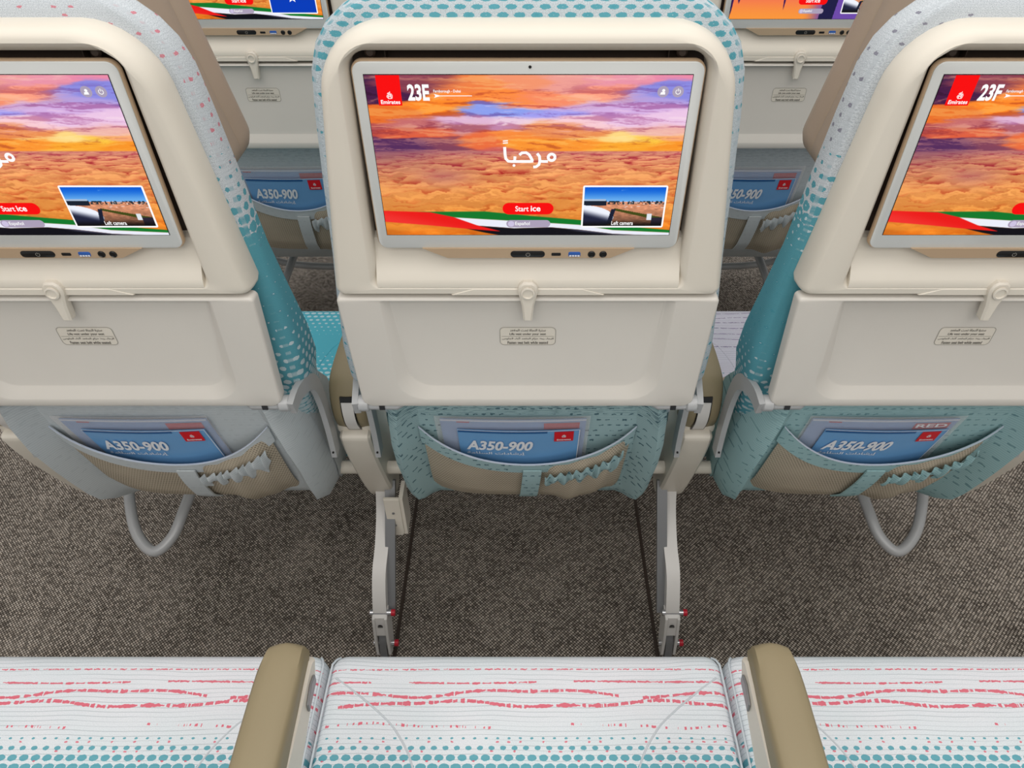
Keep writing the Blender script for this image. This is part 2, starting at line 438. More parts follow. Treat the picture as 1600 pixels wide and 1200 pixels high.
def sunset(U, V):
    w1 = fbm(U * 4, V * 13, 3, 5, .6) - .5; w2 = fbm(U * 3.2, V * 15, 9, 6, .62) - .5
    wu = U + w1 * .30; wv = V + w2 * .13 + (U - .5) * .02
    P = [(0, .0, 50, 22, 66), (.03, .12, 70, 26, 70), (.12, .0, 150, 70, 90), (.2, .03, 130, 60, 80), (.3, .04, 244, 130, 70), (.2, .18, 255, 138, 40), (.08, .2, 235, 112, 40), (.4, .1, 255, 140, 60), (.5, .03, 245, 150, 110),
         (.52, .12, 250, 140, 100), (.65, .03, 240, 160, 150), (.8, .02, 236, 150, 170), (.95, .0, 236, 140, 170), (.97, .1, 140, 140, 226), (.85, .12, 180, 160, 224), (.75, .09, 255, 160, 130), (.62, .16, 210, 170, 214),
         (.45, .2, 140, 160, 240), (.6, .22, 164, 160, 242), (.8, .2, 214, 176, 228), (.3, .25, 226, 184, 214), (.15, .25, 200, 110, 110), (.45, .27, 238, 206, 226), (.65, .27, 250, 206, 216), (.9, .26, 238, 200, 232),
         (.03, .3, 180, 80, 80), (.1, .33, 226, 96, 62), (.25, .3, 214, 150, 150), (.05, .40, 86, 44, 92), (.2, .40, 130, 66, 90), (.35, .36, 236, 110, 62), (.5, .33, 250, 140, 60), (.6, .31, 236, 140, 80), (.55, .40, 252, 150, 50),
         (.75, .36, 255, 216, 130), (.85, .38, 255, 204, 70), (.75, .42, 252, 168, 46), (.97, .36, 250, 170, 120), (.95, .42, 250, 150, 40), (.35, .43, 206, 96, 90), (.9, .31, 240, 180, 170)]
    num = np.zeros(U.shape + (3,)); den = np.zeros(U.shape) + 1e-12
    for pu, pv, *c in P:
        w = np.exp(-(((wu - pu) / .062) ** 2 + ((wv - pv) / .024) ** 2)); num += w[..., None] * np.array(c); den += w
    sky = num / den[..., None]
    st = fbm(U * 5 + w2 * 2, V * 44 + w1 * 4, 21, 5, .6)
    dk = sm(st, .54, .68) * sm(V, .02, .1); sky = sky * (1 - dk[..., None] * np.array([.18, .34, .22]))
    lt = sm(1 - st, .56, .70); sky = sky + (255 - sky) * lt[..., None] * np.array([.35, .22, .12])
    Vh = .436
    H_, W_ = U.shape
    cl = np.array([214, 128, 110]) + 0 * sky
    warp = fbm(U * 26, V * 40, 51, 4, .6) - .5; warp2 = fbm(U * 9 + 3, V * 16, 57, 4, .6) - .5
    rg = np.random.RandomState(7); ts = np.sort(rg.rand(1500) ** 1.5)
    for t in ts:
        cv = Vh + .004 + .60 * t ** 1.35; size = (.012 + .085 * t) * (.45 + .9 * rg.rand()); cu = rg.rand() * 1.1 - .05
        ru, rv = size * (1.5 - .5 * t), size * (.55 + .42 * t) * 1.0
        i0, i1 = int((cv - rv * 1.3) * H_), int((cv + rv * 1.5) * H_) + 1; j0, j1 = int((cu - ru * 1.4) * W_), int((cu + ru * 1.4) * W_) + 1
        i0, j0 = max(i0, 0), max(j0, 0); i1, j1 = min(i1, H_), min(j1, W_)
        if i1 <= i0 or j1 <= j0: continue
        sl = (slice(i0, i1), slice(j0, j1))
        x = (U[sl] - cu) / ru + warp2[sl] * 1.3; y = (V[sl] - cv) / rv + warp[sl] * 1.1 + warp2[sl] * .5
        r = np.sqrt(x * x + y * y)
        al = (1 - sm(r, .80, 1.0)) * (1 - sm(y, .1, .95))
        f = np.clip(.66 - 1.0 * (y + .35) - .28 * x * .6 - .25 * sm(r, .45, 1.0) * (y > -.2) + (warp[sl]) * .5, 0, 1)[..., None]
        near = min(1, t * 1.3); tone = rg.rand() * .16
        lit = (np.array([255, 178, 140]) * (1 - near) + np.array([255, 172, 104]) * near) * (1 - tone)
        drk = np.array([168, 82, 88]) * (1 - near) + np.array([172, 66, 34]) * near
        c = drk * (1 - f) + lit * f
        cl[sl] = cl[sl] * (1 - al[..., None]) + c * al[..., None]
    n0 = fbm(U * 8, V * 14, 40)
    cl = (cl - np.array([236, 150, 110])) * np.array([1.1, 1.55, 1.5]) + np.array([236, 138, 92])
    hz = np.exp(-(V - Vh) / .03)[..., None]
    cl = cl * (1 - hz * .6) + np.array([196, 116, 120]) * hz * .6
    lf = (np.clip(1 - U / .42 - warp2 * .5, 0, 1) * np.exp(-(V - Vh) / .10))[..., None]
    cl = cl * (1 - lf * .75) + np.array([104, 58, 96]) * lf * .75
    pu = (np.exp(-(((U - .22) / .09) ** 2 + ((V - .60) / .06) ** 2)) * .5)[..., None]; cl = cl * (1 - pu) + np.array([178, 108, 118]) * pu
    bl = (sm(V, .78, .98) * .6)[..., None]; cl = cl * (1 - bl) + np.array([226, 120, 20]) * bl * (0.7 + .6 * n0[..., None])
    m = sm(V, Vh - .004, Vh + .006)[..., None]
    img = sky * (1 - m) + cl * m
    def cur(pts): a = np.array(pts); return np.interp(U, a[:, 0], a[:, 1])
    def blend(img, mask, c): return img * (1 - mask[..., None]) + np.asarray(c, float) * mask[..., None]
    e = .003
    gt = cur([(.12, .835), (.35, .832), (.5, .862), (.68, .892), (.8, .93), (1, .965)]); wt = cur([(.12, .84), (.22, .872), (.35, .888), (.5, .905), (.68, .928), (.8, .966), (1, .984)])
    bt = cur([(.2, .9), (.3, .93), (.45, .952), (.58, .945), (.68, .962), (.8, .992), (1, 1.01)]); bb = cur([(.25, .94), (.35, .985), (.42, 1.01), (1, 1.01)])
    on = sm(U, .10, .14)
    gr = on * sm(V, gt - e, gt + e) * (1 - sm(V, wt - e, wt + e)); img = blend(img, gr, (14, 120, 44))
    wh = sm(U, .18, .2) * sm(V, wt - e, wt + e) * (1 - sm(V, bt - e, bt + e)); img = blend(img, wh, (236, 238, 250))
    bk = sm(U, .26, .28) * sm(V, bt - e, bt + e) * (1 - sm(V, bb - e, bb + e)); img = blend(img, bk, (12, 12, 22))
    fold = np.exp(-((V - cur([(.5, .93), (.68, .967), (1, 1.03)])) / .008) ** 2) * sm(U, .62, .7); img = blend(img, fold * .55 * bk, (120, 120, 150))
    rt_ = cur([(0, .828), (.16, .838), (.24, .872), (.32, .93), (.40, .972)]); rb = cur([(0, .905), (.15, .93), (.28, .955), (.40, .974)])
    rd = (U < .40) * sm(V, rt_ - e, rt_ + e) * (1 - sm(V, rb - e, rb + e))
    hl = .5 + .5 * np.sin((V * 30 - U * 14)); img = blend(img, rd, (236, 24, 22)); img = blend(img, rd * hl * .28, (255, 120, 110))
    return img
def city(U, V):
    img = np.array([250, 150, 60]) * sm(V, .5, 1)[..., None] + np.array([236, 70, 110]) * (1 - sm(V, .5, 1))[..., None]
    r = sm(U, .45, .6)[..., None]; img = img * (1 - r) + np.array([110, 74, 170]) * r
    hgt = .55 + .42 * vnoise(U * 46, U * 0, 5) ** 2.2 + .05 * vnoise(U * 140, U * 0, 6)
    dk = (1 - sm(V, hgt - .03, hgt + .01))[..., None]; img = img * (1 - dk) + np.array([58, 24, 84]) * dk
    t = ((np.abs(U - .60 - (1 - V) * .05) < .045) * 1.0)[..., None]; img = img * (1 - t) + np.array([30, 28, 70]) * t
    return img
def wing(U, V):
    sky = np.array([4, 92, 214]) * (1 - sm(V, 0, .38))[..., None] + np.array([110, 178, 240]) * sm(V, 0, .38)[..., None]
    cl = sm(fbm(U * 3, V * 12, 4), .55, .75) * (U > .45) * (V < .2); sky = sky * (1 - .4 * cl[..., None]) + 255 * .4 * cl[..., None]
    n = fbm(U * 22, V * 40, 8); gd = np.array([205, 138, 104]) * (.75 + .5 * n[..., None]) * (1.05 - .55 * sm(V, .5, 1))[..., None]
    img = np.where((V < .37)[..., None], sky, gd)
    tr = (V > .345) & (V < .43) & (vnoise(U * 60, V * 30, 3) > .5); img[tr] = (40, 50, 60)
    wb = (V > .36) & (V < .52) & (vnoise(U * 40, V * 60, 13) > .8) & (U > .5); img[wb] = (235, 230, 226)
    gb = np.abs(V - (.56 + (U - .38) * .42)) < .03 + .03 * (U - .4); img[gb & (U > .38)] = (66, 74, 22)
    img[(U < .28) & (V > .34) & (V < .47)] = (22, 32, 48); img[(U < .27) & (V > .30) & (V < .35)] = (170, 190, 215)
    eng = ((U + .02) / .40) ** 2 + ((V - .78) / .32) ** 2 < 1
    nac = np.array([240, 244, 255]) * (1 - sm(V + U * -.5, .52, .74))[..., None] + np.array([30, 34, 60]) * sm(V - U * .5, .52, .74)[..., None]
    img = np.where((eng & (V < .98))[..., None], nac, img); img[(np.abs(U - .345 - (.8 - V) * .12) < .028) & (V > .56) & (V < .95)] = (24, 30, 52)
    img[(U > .8) & (U < .86) & (V > .68) & (V < .84)] = (225, 232, 240); img[(U > .86) & (V > .78)] = (40, 34, 50)
    img = img * (1 - .75 * sm(V, .82, 1.0))[..., None]
    return img
def picture_mesh(fn, x0, x1, h0, h1, yf, W, Hn):
    us = np.linspace(0, 1, W); vs = np.linspace(0, 1, Hn); U, V = np.meshgrid(us, vs)
    img = lin(np.clip(fn(U, V), 0, 255)); n = W * Hn
    me = bpy.data.meshes.new('picture'); hh = (h1 + (h0 - h1) * V).ravel()
    co = np.stack([(x0 + (x1 - x0) * U).ravel(), np.array([yf(h) for h in hh]), hh], 1).astype(np.float32)
    i, j = np.meshgrid(np.arange(W - 1), np.arange(Hn - 1)); a = (j * W + i).ravel(); q = np.stack([a, a + W, a + W + 1, a + 1], 1)
    me.vertices.add(n); me.vertices.foreach_set('co', co.ravel())
    me.loops.add(q.size); me.loops.foreach_set('vertex_index', q.ravel().astype(np.int32))
    me.polygons.add(len(q)); me.polygons.foreach_set('loop_start', np.arange(0, q.size, 4, dtype=np.int32))
    me.update(calc_edges=True)
    ca = me.color_attributes.new('Picture', 'FLOAT_COLOR', 'POINT')
    rgba = np.concatenate([img.reshape(-1, 3), np.ones((n, 1))], 1).astype(np.float32); ca.data.foreach_set('color', rgba.ravel())
    return me

# ------------------------------------------------------------------ one airline seat (local: x across, y forward from the rear face, z up)
PITCHROW, YROW, SP = .78, .675, .52
def B(h, off=0.0): return (1.073 - h) * .0367 + off
def O(off): return lambda h: B(h, off)
def L3(loop, off): return [(x, B(h, off), h) for x, h in loop]
BD = [(.26, .235), (.28, .205), (.31, .172), (.33, .150), (.35, .134), (.40, .120), (.446, .105), (.50, .088), (.541, .075), (.60, .060), (.65, .047), (.70, .036)]
def Bd(h): return float(np.interp(h, [a for a, _ in BD], [b for _, b in BD]))

def b_shell():
    m = MB(); T = lambda i, o, bot=.832, ib=None: L3(trap(.1845 - i, .2170 - i, 1.114 - i, bot + (i if ib is None else ib), .058 - i * .5, .008), o)
    m.loft([T(.002, .034), T(0, .022), T(.001, .010, ib=0), T(.0025, .004, ib=0), T(.0045, .0002, ib=.0005), T(.007, -.0028, ib=.0015), T(.0100, -.0046, ib=.003),
            L3(trap(.1690, .174, 1.1010, .8415, .032, .010), -.0050),
            L3(trap(.1675, .172, 1.0995, .8425, .030, .010), -.0040),
            L3(trap(.1610, .1665, 1.0925, .8475, .017, .008), .0045),
            L3(trap(.1600, .1660, 1.0915, .848, .016, .008), .008),
            L3(trap(.1600, .1660, 1.0915, .848, .016, .008), .0235)], True, False)
    pr = [(.900, .022), (.896, .0145), (.884, .0125), (.872, .0085), (.860, .0015), (.853, -.0028), (.848, -.0048), (.843, -.0046), (.840, .03), (.9, .03)]
    loops = [[(x, B(h, o), h) for h, o in pr] for x in (-.1655, .1655)]
    m.loft(loops)
    m.prism([(-.085, .8335), (-.060, .8425), (.060, .8425), (.085, .8335)], 'y', B(.84, -.0055), B(.84, .01), .0015)
    return m
def b_recess():
    m = MB(); m.loft([L3(trap(.160, .166, 1.0925, .85, .016, .008), .0225), L3(trap(.160, .166, 1.0925, .85, .016, .008), .0240)])
    m.box(-.128, -.1275, B(1.09, .012), B(1.09, .024), 1.080, 1.092); m.box(.125, .1255, B(1.09, .012), B(1.09, .024), 1.080, 1.092)
    for sx in (-.141, .137): m.loft([[(sx + x, B(1.087, o), 1.0885 + z) for x, z in disc(0, 0, r)] for r, o in ((.005, .024), (.005, .012), (.003, .010))])
    return m
def b_rim():
    m = MB(); O_ = trap(.1585, .1585, 1.0855, .8900, .011, .011)
    m.loft([L3(inset(O_, .020), .0225), L3(inset(O_, .018), .0075), L3(O_, .0065), L3(O_, .0030), L3(inset(O_, .0012), .0015)]); return m
def b_bezel():
    m = MB(); O_ = trap(.1570, .1570, 1.0840, .8914, .0095, .0095)
    m.loft([L3(O_, .003), L3(O_, .0006), L3(inset(O_, .0008), 0)]); return m
DX, D0, D1 = .147, .9082, 1.0728
def uv(u, v): return (-DX + 2 * DX * u, D1 - (D1 - D0) * v)
def box_uv(u0, u1, v0, v1):
    (a, b), (c, d) = uv(u0, v0), uv(u1, v1); return [(a, d), (c, d), (c, b), (a, b)]
def pill(u0, u1, v0, v1, r=None):
    (a, b), (c, d) = uv(u0, v0), uv(u1, v1); return rr(a, c, d, b, r or (b - d) / 2 * .98, 8)
def T2(body, u0, u1, v0, v1, off, **k):
    (a, b), (c, d) = uv(u0, v0), uv(u1, v1); return text_mesh(body, a, c, d, b, O(off), **k)
def px(*pts):   # stroke points given in the 1600x600 close view of the greeting, turned to screen fractions
    return [uv(.419 + (x - 550) / 560 * .174, .369 + (y - 180) / 300 * .174) for x, y in pts]
def b_greeting():
    w = .0028; P = []
    P += stroke(px((565, 250), (568, 330), (575, 375), (600, 402), (640, 405), (760, 405), (830, 405), (865, 400)), w)
    P += stroke(px((718, 335), (745, 312), (790, 310), (820, 330), (838, 360), (858, 400)), w)
    P += stroke(px((640, 405), (668, 395), (672, 350)), w)
    P += stroke(px((905, 318), (930, 350), (935, 400), (925, 440), (895, 462), (865, 465)), w)
    P += stroke(px((930, 402), (980, 405), (1020, 404)), w)
    c = uv(.419 + (1058 - 550) / 560 * .174, .369 + (360 - 180) / 300 * .174); P += ring(c[0], c[1], .0033, w, 0, 360)
    P += [disc(*px((660, 448))[0], .0014)]
    P += stroke(px((548, 188), (600, 184)), .0011) + stroke(px((548, 210), (600, 206)), .0011)
    return flat(P, O(-.0016))
def b_emblem(cx, cz, s):
    def q(*p): return [(cx + a * s, cz + b * s) for a, b in p]
    P = []; w = .10 * s
    P += stroke(q((-.45, .1), (-.5, -.2), (-.3, -.45), (0, -.5), (.35, -.45), (.45, -.2)), w)
    P += stroke(q((-.45, .05), (-.1, .15), (.2, .05), (.5, .15)), w) + stroke(q((-.4, -.15), (0, -.1), (.3, -.2), (.5, 0)), w)
    P += stroke(q((-.3, .3), (0, .35), (.25, .25), (.4, .35)), w) + stroke(q((-.1, .1), (-.05, .5), (.1, .75), (.12, .55)), w)
    P += stroke(q((.2, -.4), (.15, .1), (.2, .45)), w) + stroke(q((-.2, -.4), (-.25, .1)), w) + stroke(q((-.4, .3), (-.25, .5), (.05, .55)), w)
    return P
def monitor(seat, number, variant):
    mo = part('monitor', 0, b_rim, 'gold', seat)
    part('bezel', 0, b_bezel, 'bezel', mo, 'white glass screen bezel')
    part('camera_lens', 0, lambda: flat([disc(0.0015, 1.0797, .0014)], O(-.0006)), 'black', mo)
    part('display_edge', 0, lambda: flat([[( -DX - .0006, D0 - .0006), (DX + .0006, D0 - .0006), (DX + .0006, D1 + .0006), (-DX - .0006, D1 + .0006)]], O(-.0005)), 's_edge', mo)
    fn = {'sunset': sunset, 'card': sunset, 'city': city}[variant]
    part('display', 'city' if variant == 'city' else 'sunset', lambda: picture_mesh(fn, -DX, DX, D0, D1, O(-.0009), 500, 280), 'picture', mo, 'lit screen picture')
    part('logo_panel', 0, lambda: flat([box_uv(.035, .108, 0, .167)], O(-.0013)), 's_red', mo, 'red logo panel')
    def lg():
        c = uv(.072, .112); return flat(b_emblem(c[0], c[1], .0052), O(-.0016))
    part('logo_emblem', 0, lg, 's_white', mo)
    part('logo_lettering', 0, lambda: T2('Emirates', .0425, .1025, .135, .158, -.0016, bold=.02), 's_white', mo)
    part('seat_number', number, lambda: T2(number, .128, .195, .048, .140, -.0016, bold=.035), 's_white', mo)
    part('route_lettering', 0, lambda: T2('Farnborough - Dubai', .208, .292, .078, .098, -.0016, bold=.015), 's_white', mo)
    def rl():
        (a, b) = uv(.212, .112); (c, d) = uv(.326, .112)
        return flat(stroke([(a, b), (c, b)], .0006) + [[(a + .0055, b), (a - .001, b + .0018), (a + .0005, b), (a - .001, b - .0018)]], O(-.0016))
    part('route_line', 0, rl, 's_white', mo)
    part('greeting_lettering', 0, b_greeting, 's_white', mo)
    part('start_button', 0, lambda: flat([pill(.412, .588, .772, .852)], O(-.0013)), 's_red', mo, 'red start button')
    part('start_lettering', 0, lambda: T2('Start', .456, .502, .793, .83, -.0016, bold=.012), 's_white', mo)
    part('start_lettering', 1, lambda: T2('ice', .509, .543, .791, .83, -.0016, bold=.02), 's_white', mo)
    part('language_button', 0, lambda: flat([pill(.424, .578, .892, .944)], O(-.0013)), 's_grey', mo)
    part('language_lettering', 0, lambda: T2('Español', .455, .506, .903, .934, -.0016, bold=.01), 's_white', mo)
    c = uv(.441, .918); part('globe_icon', 0, lambda: flat([disc(c[0], c[1], .0033)], O(-.0016)), 's_soft', mo)
    for k, u in enumerate((.915, .961)):
        c = uv(u, .09)
        part('icon_ring', k, lambda: flat([disc(c[0], c[1], .0052)], O(-.0012)), 's_grey', mo)
    c = uv(.961, .09); part('power_icon', 0, lambda: flat(ring(c[0], c[1], .0021, .0006, 120, 420) + stroke([(c[0], c[1] + .0005), (c[0], c[1] + .003)], .0006), O(-.0016)), 's_white', mo)
    c = uv(.915, .09); part('profile_icon', 0, lambda: flat([disc(c[0] + .0003, c[1] + .0012, .0014), [(c[0] - .0026, c[1] - .0024), (c[0] + .002, c[1] - .0024), (c[0] + .0018, c[1] - .0002), (c[0] - .0018, c[1] - .0002)]], O(-.0016)), 's_white', mo)
    part('inset_frame', 0, lambda: flat([pill(.686, .974, .655, .945, .002)], O(-.0013)), 's_white', mo)
    (a, b), (c2, d) = uv(.692, .665), uv(.968, .933)
    if variant == 'card':
        part('inset_picture', 'card', lambda: flat([box_uv(.692, .968, .665, .933)], O(-.0016)), 's_blue', mo, 'plain blue inset picture')
        q = uv(.83, .78); part('star_mark', 0, lambda: flat([[(q[0] + (.009 if k % 2 == 0 else .004) * math.cos(k * math.pi / 5 + 1.57), q[1] + (.009 if k % 2 == 0 else .004) * math.sin(k * math.pi / 5 + 1.57)) for k in range(10)]], O(-.0019)), 's_white', mo)
    else:
        part('inset_picture', 0, lambda: picture_mesh(wing, a, c2, d, b, O(-.0016), 170, 92), 'picture', mo, 'wing camera picture on screen')
        part('inset_lettering', 0, lambda: T2('Left camera', .792, .868, .897, .925, -.0019, bold=.015), 's_white', mo)
    return mo

def ports(seat):
    O_ = [(-.112, .892), (-.086, .8795), (.088, .8795), (.113, .892)]
    def bp():
        m = MB(); m.loft([[(x, B(h, .018), h) for x, h in O_], [(x, B(h, -.0005), h) for x, h in O_], [(x, B(h, -.0020), h) for x, h in inset(O_, .0007)]]); return m
    p = part('port_panel', 0, bp, 'gold', seat, 'champagne coloured port panel')
    def pw():
        m = MB(); q = rr(-.0185, .0180, .8812, .8892, .0039, 8); m.loft([L3(q, .003), L3(q, -.0024), L3(inset(q, .0006), -.0028)]); return m
    part('power_button', 0, pw, 'black', p, 'black oval power button')
    part('power_symbol', 0, lambda: flat(ring(0, .8850, .0021, .0005, 120, 420) + stroke([(0, .8855), (0, .8877)], .0005), O(-.0030)), 'inkline', p)
    def us(x, w, h):
        def f():
            m = MB(); q = rr(x - w, x + w, .885 - h, .885 + h, h * .6, 3); m.loft([L3(q, .002), L3(q, -.0024), L3(inset(q, .0003), -.0026)]); return m
        return f
    part('usb_port', 'c', us(.0300, .0050, .0018), 'black', p); part('usb_port', 'a', us(.0495, .0064, .0030), 'blueport', p, 'blue usb port')
    part('usb_tongue', 0, lambda: flat([[(x - .0011, .8825), (x + .0011, .8825), (x + .0011, .8843), (x - .0011, .8843)] for x in (.0452, .0481, .0510, .0539)], O(-.0028)), 'whiteink', p)
    for x in (.0677, .0800):
        def jk(x=x):
            m = MB(); m.loft([L3(disc(x, .885, r), o) for r, o in ((.0040, .002), (.0040, -.0026), (.0030, -.0032), (.0025, -.0024))]); return m
        part('headphone_jack', x, jk, 'black', p)

def tray(seat):
    def b():
        m = MB(); T = lambda i, o: L3(inset(trap(.2150, .2095, .8283, .6565, .006, .014), i), o)
        m.loft([T(0, .012), T(0, -.0015), T(.001, -.0038), T(.003, -.0050), L3(trap(.1675, .1620, .8250, .6690, .004, .034), -.0050),
                L3(trap(.1655, .1595, .8245, .6710, .004, .033), -.0044), L3(trap(.1590, .1460, .8232, .6840, .004, .028), .0050), L3(trap(.1575, .1440, .8230, .6860, .004, .027), .0058)])
        return m
    t = part('tray_table', 0, b, 'tray', seat, 'closed cream tray table')
    def lt():
        m = MB(); pts = []
        body = [(.0052, .8035), (.0068, .822), (.0095, .834), (.0112, .842), (.0095, .849), (.005, .8528)]
        o_ = [(x, z) for x, z in body] + [(-x, z) for x, z in body[::-1]] + [(-.0045, .8015), (.0045, .8015)]
        m.prism(o_, 'y', B(.82, .002), B(.82, -.0120), .0022)
        return m
    l = part('tray_latch', 0, lt, 'cream', t)
    def dm():
        m = MB(); m.loft([[(x, B(.842, o), z) for x, z in disc(0, .8405, r, 20)] for r, o in ((.0078, -.0118), (.0078, -.0135), (.0060, -.0140), (.0052, -.0122))]); return m
    part('latch_knob', 0, dm, 'cream', t)
    q = rr(-.0328, .0328, .7525, .7790, .0050, 5)
    part('placard', 0, lambda: flat([q], O(.0055)), 'cream', t)
    part('placard_outline', 0, lambda: flat(stroke(q + [q[0]], .0006) + stroke([(-.031, .7655), (.031, .7655)], .0005), O(.0052)), 'inkline', t)
    A = [(arabic('سترة النجاة تحت المقعد'), -.021, .021, .7725, .7768), ('Life vest under your seat', -.0215, .0215, .7668, .7710),
         (arabic('الرجاء ربط حزام المقعد أثناء الجلوس'), -.0305, .0305, .7598, .7645), ('Fasten seat belt while seated', -.024, .024, .7540, .7582)]
    for k, (s, a, b_, c, d) in enumerate(A):
        part('placard_lettering', k, lambda: text_mesh(s, a, b_, c, d, O(.0050), bold=.012), 'ink', t)

def b_back():
    m = MB(); loops = []; uvs = []
    st = [(.47, .200, .150, .200), (.55, .209, .100, .180), (.62, .220, .062, .150), (.67, .233, .044, .130), (.72, .234, .040, .118), (.80, .2285, .038, .098), (.86, .222, .036, .086), (.95, .2155, .034, .076), (1.02, .2095, .031, .070), (1.065, .2040, .029, .068),
          (1.088, .196, .028, .067), (1.105, .184, .028, .066), (1.118, .168, .028, .066), (1.128, .150, .031, .065), (1.134, .125, .036, .064), (1.136, .10, .045, .07)]
    for h, W, y0, y1 in st:
        r = min(.022, (y1 - y0) * .36, W * .4); lp = rr(-W, W, y0, y1, r, 5); loops.append([(x, y, h) for x, y in lp])
        per = 0; n = len(lp)
        for i in range(n):
            ang_x = lp[i][0]; yv = lp[i][1]
            uvs.append(((yv - y0) + (abs(ang_x) * .0) + (ang_x if y0 + .004 > yv or yv > y1 - .004 else 0), h if h < 1.085 else h + (W - .2) * -.6))
    m.loft(loops, uv=uvs); return m
def b_headrest():
    m = MB(); st = [(-.006, .128), (0, .124), (.004, .126), (.004, .150), (0, .176), (-.008, .190), (-.022, .196)]
    def lp(i, y): return [(x, y, h) for x, h in inset(trap(.150, .205, 1.185, .930, .05, .030, 8), -i)]
    m.loft([lp(i, y) for i, y in ((-.010, .060), (-.002, .066), (.0, .096), (.0, .120), (-.0015, .1225), (0, .125), (0, .155), (-.004, .170), (-.014, .182), (-.03, .188))]); return m
def b_lower():
    m = MB(); loops = []
    st = [(.660, .190, 0.3), (.640, .196, .6), (.60, .202, .9), (.54, .207, 1), (.48, .209, 1), (.43, .207, 1), (.39, .206, .95), (.36, .203, .8), (.33, .198, .5), (.30, .190, .3), (.28, .180, .15), (.268, .165, .05)]
    for h, W, k in st:
        y0 = Bd(h); pts = []
        xs = np.linspace(-W, W, 33)
        for x in xs:
            a = abs(x) / W
            bulge = .034 * math.exp(-((a - .885) / .07) ** 2) * k - .004 * math.exp(-((a - .765) / .018) ** 2) * k - .050 * max(0, (a - .93) / .07) ** 2
            pts.append((x, y0 - bulge, h))
        pts.append((W, y0 + .03, h))
        for x in np.linspace(W - .002, -W + .002, 9): pts.append((x, y0 + (.13 if .36 < h < .6 else .10 if h > .3 else .05), h))
        pts.append((-W, y0 + .03, h))
        loops.append(pts)
    m.loft(loops); return m
def pk(h_or_s, t):
    s = h_or_s; top = .482 + .078 * s * s; bot = .352 + .016 * s ** 4; h = top + (bot - top) * t
    edge = (1 - s ** 4); y = Bd(h) - .004 - .020 * edge * (1 - .25 * t) + .010 * max(0, t - .8) * 5 * .8
    return s * .150 - .003 * t, y, h
def b_net():
    m = MB(); N, K = 70, 16; vs = []; fs = []
    for j in range(K + 1):
        for i in range(N + 1):
            s = -1 + 2 * i / N; x, y, h = pk(s, j / K); t = j / K
            if x > .025:
                q = min(1, (x - .025) / .02) * (1 - min(1, max(0, (x - .135) / .015)))
                fold = .007 * math.sin((x - .03) * 150 + t * 2.5) * t * (1.3 - t); y -= q * (fold + .010 * math.sin(math.pi * t)); h -= q * .012 * t * (0.5 + .5 * math.sin((x - .03) * 62 - 1.0))
            vs.append((x, y, h))
    for j in range(K):
        for i in range(N): a = j * (N + 1) + i; fs.append((a, a + 1, a + N + 2, a + N + 1))
    m.add(vs, fs); return m
def strip(fn, s0, s1, n, depth_off, th):
    """a cloth strip: fn(s) gives (x, y_top, h_top, x_bot, y_bot, h_bot)"""
    m = MB(); loops = []
    for i in range(n + 1):
        x, y, h, x2, y2, h2 = fn(s0 + (s1 - s0) * i / n)
        loops.append([(x, y - depth_off, h), (x2, y2 - depth_off, h2), (x2, y2 - depth_off + th, h2), (x, y - depth_off + th, h)])
    m.loft(loops); return m
def pocket(seat, low):
    p = part('literature_pocket', 0, b_net, 'net', seat, 'tan net pocket')
    def tf(s):
        x, y, h = pk(s, 0); x2, y2, h2 = pk(s, .19); return x, y, h + .002, x2, y2, h2
    part('pocket_trim', 0, lambda: strip(tf, -1.03, 1.03, 40, .002, .0025), low, p)
    def pf(s):
        x, y, h = pk(s, 0); return x, y, h + .0035, x, y, h + .0015
    part('pocket_piping', 0, lambda: strip(pf, -1.03, 1.03, 40, .003, .002), 'maglight', p)
    def sf(t):
        s = .06; x, y, h = pk(s, t); return x - .0145, y, h, x + .0145, y, h
    def strap():
        m = MB(); loops = []
        for i in range(17):
            t = .10 + .92 * i / 16; x, y, h = pk(.055 - .03 * t, t); y -= .004 + (.006 * math.sin(math.pi * min(1, t)))
            loops.append([(x - .014, y, h), (x + .014, y, h), (x + .014, y + .003, h), (x - .014, y + .003, h)])
        m.loft(loops); return m
    part('pocket_strap', 0, strap, low, p)
    def ruf():
        m = MB(); N, K = 90, 5; vs = []; fs = []
        for j in range(K + 1):
            for i in range(N + 1):
                s = .18 + .76 * i / N; t = .17 + (.22 + .07 * math.sin(i * .33)) * j / K; x, y, h = pk(s, t)
                a = math.sin(i * .62 + .8 * math.sin(i * .21)); vs.append((x, y - .012 - .004 * a * (1 - .3 * j / K) - .004 * math.sin(math.pi * j / K), h + (.003 * a if j == K else 0)))
        for j in range(K):
            for i in range(N): a = j * (N + 1) + i; fs.append((a, a + 1, a + N + 2, a + N + 1))
        m.add(vs, fs); return m
    part('ruffle', 0, ruf, low, p)

def b_hinge(sx):
    def f():
        m = MB(); y = B(.655, .004)
        m.tube([(sx * .158, y + .006, .6525), (sx * .168, y, .6535), (sx * .205, y, .6545)], [.0045, .0075, .0080], 16)
        m.tube([(sx * .203, y, .6555), (sx * .2045, y, .6555), (sx * .216, y, .6555), (sx * .2175, y, .6555)], [.009, .0110, .0110, .009], 18); return m
    return f
def b_arm(sx):
    def f():
        m = MB(); x = sx * .2275
        pth = smooth_path([(sx * .2195, .012, .652), (sx * .222, .035, .657), (sx * .2265, .062, .652), (x, .085, .632), (x, .098, .595), (x, .104, .550), (x, .106, .505), (x, .105, .472)])
        m.tube(pth, 1, sec=[(-.011, -.004), (.011, -.004), (.011, .004), (-.011, .004)], up=(sx, 0, 0))
        return m
    return f
def b_armhole(sx): return lambda: (lambda m: (m.loft([[(sx * .2275 + x, y, .484 + z) for x, z in disc(0, 0, .0015, 12)] for y in (.0950, .0925)]), m)[1])(MB())

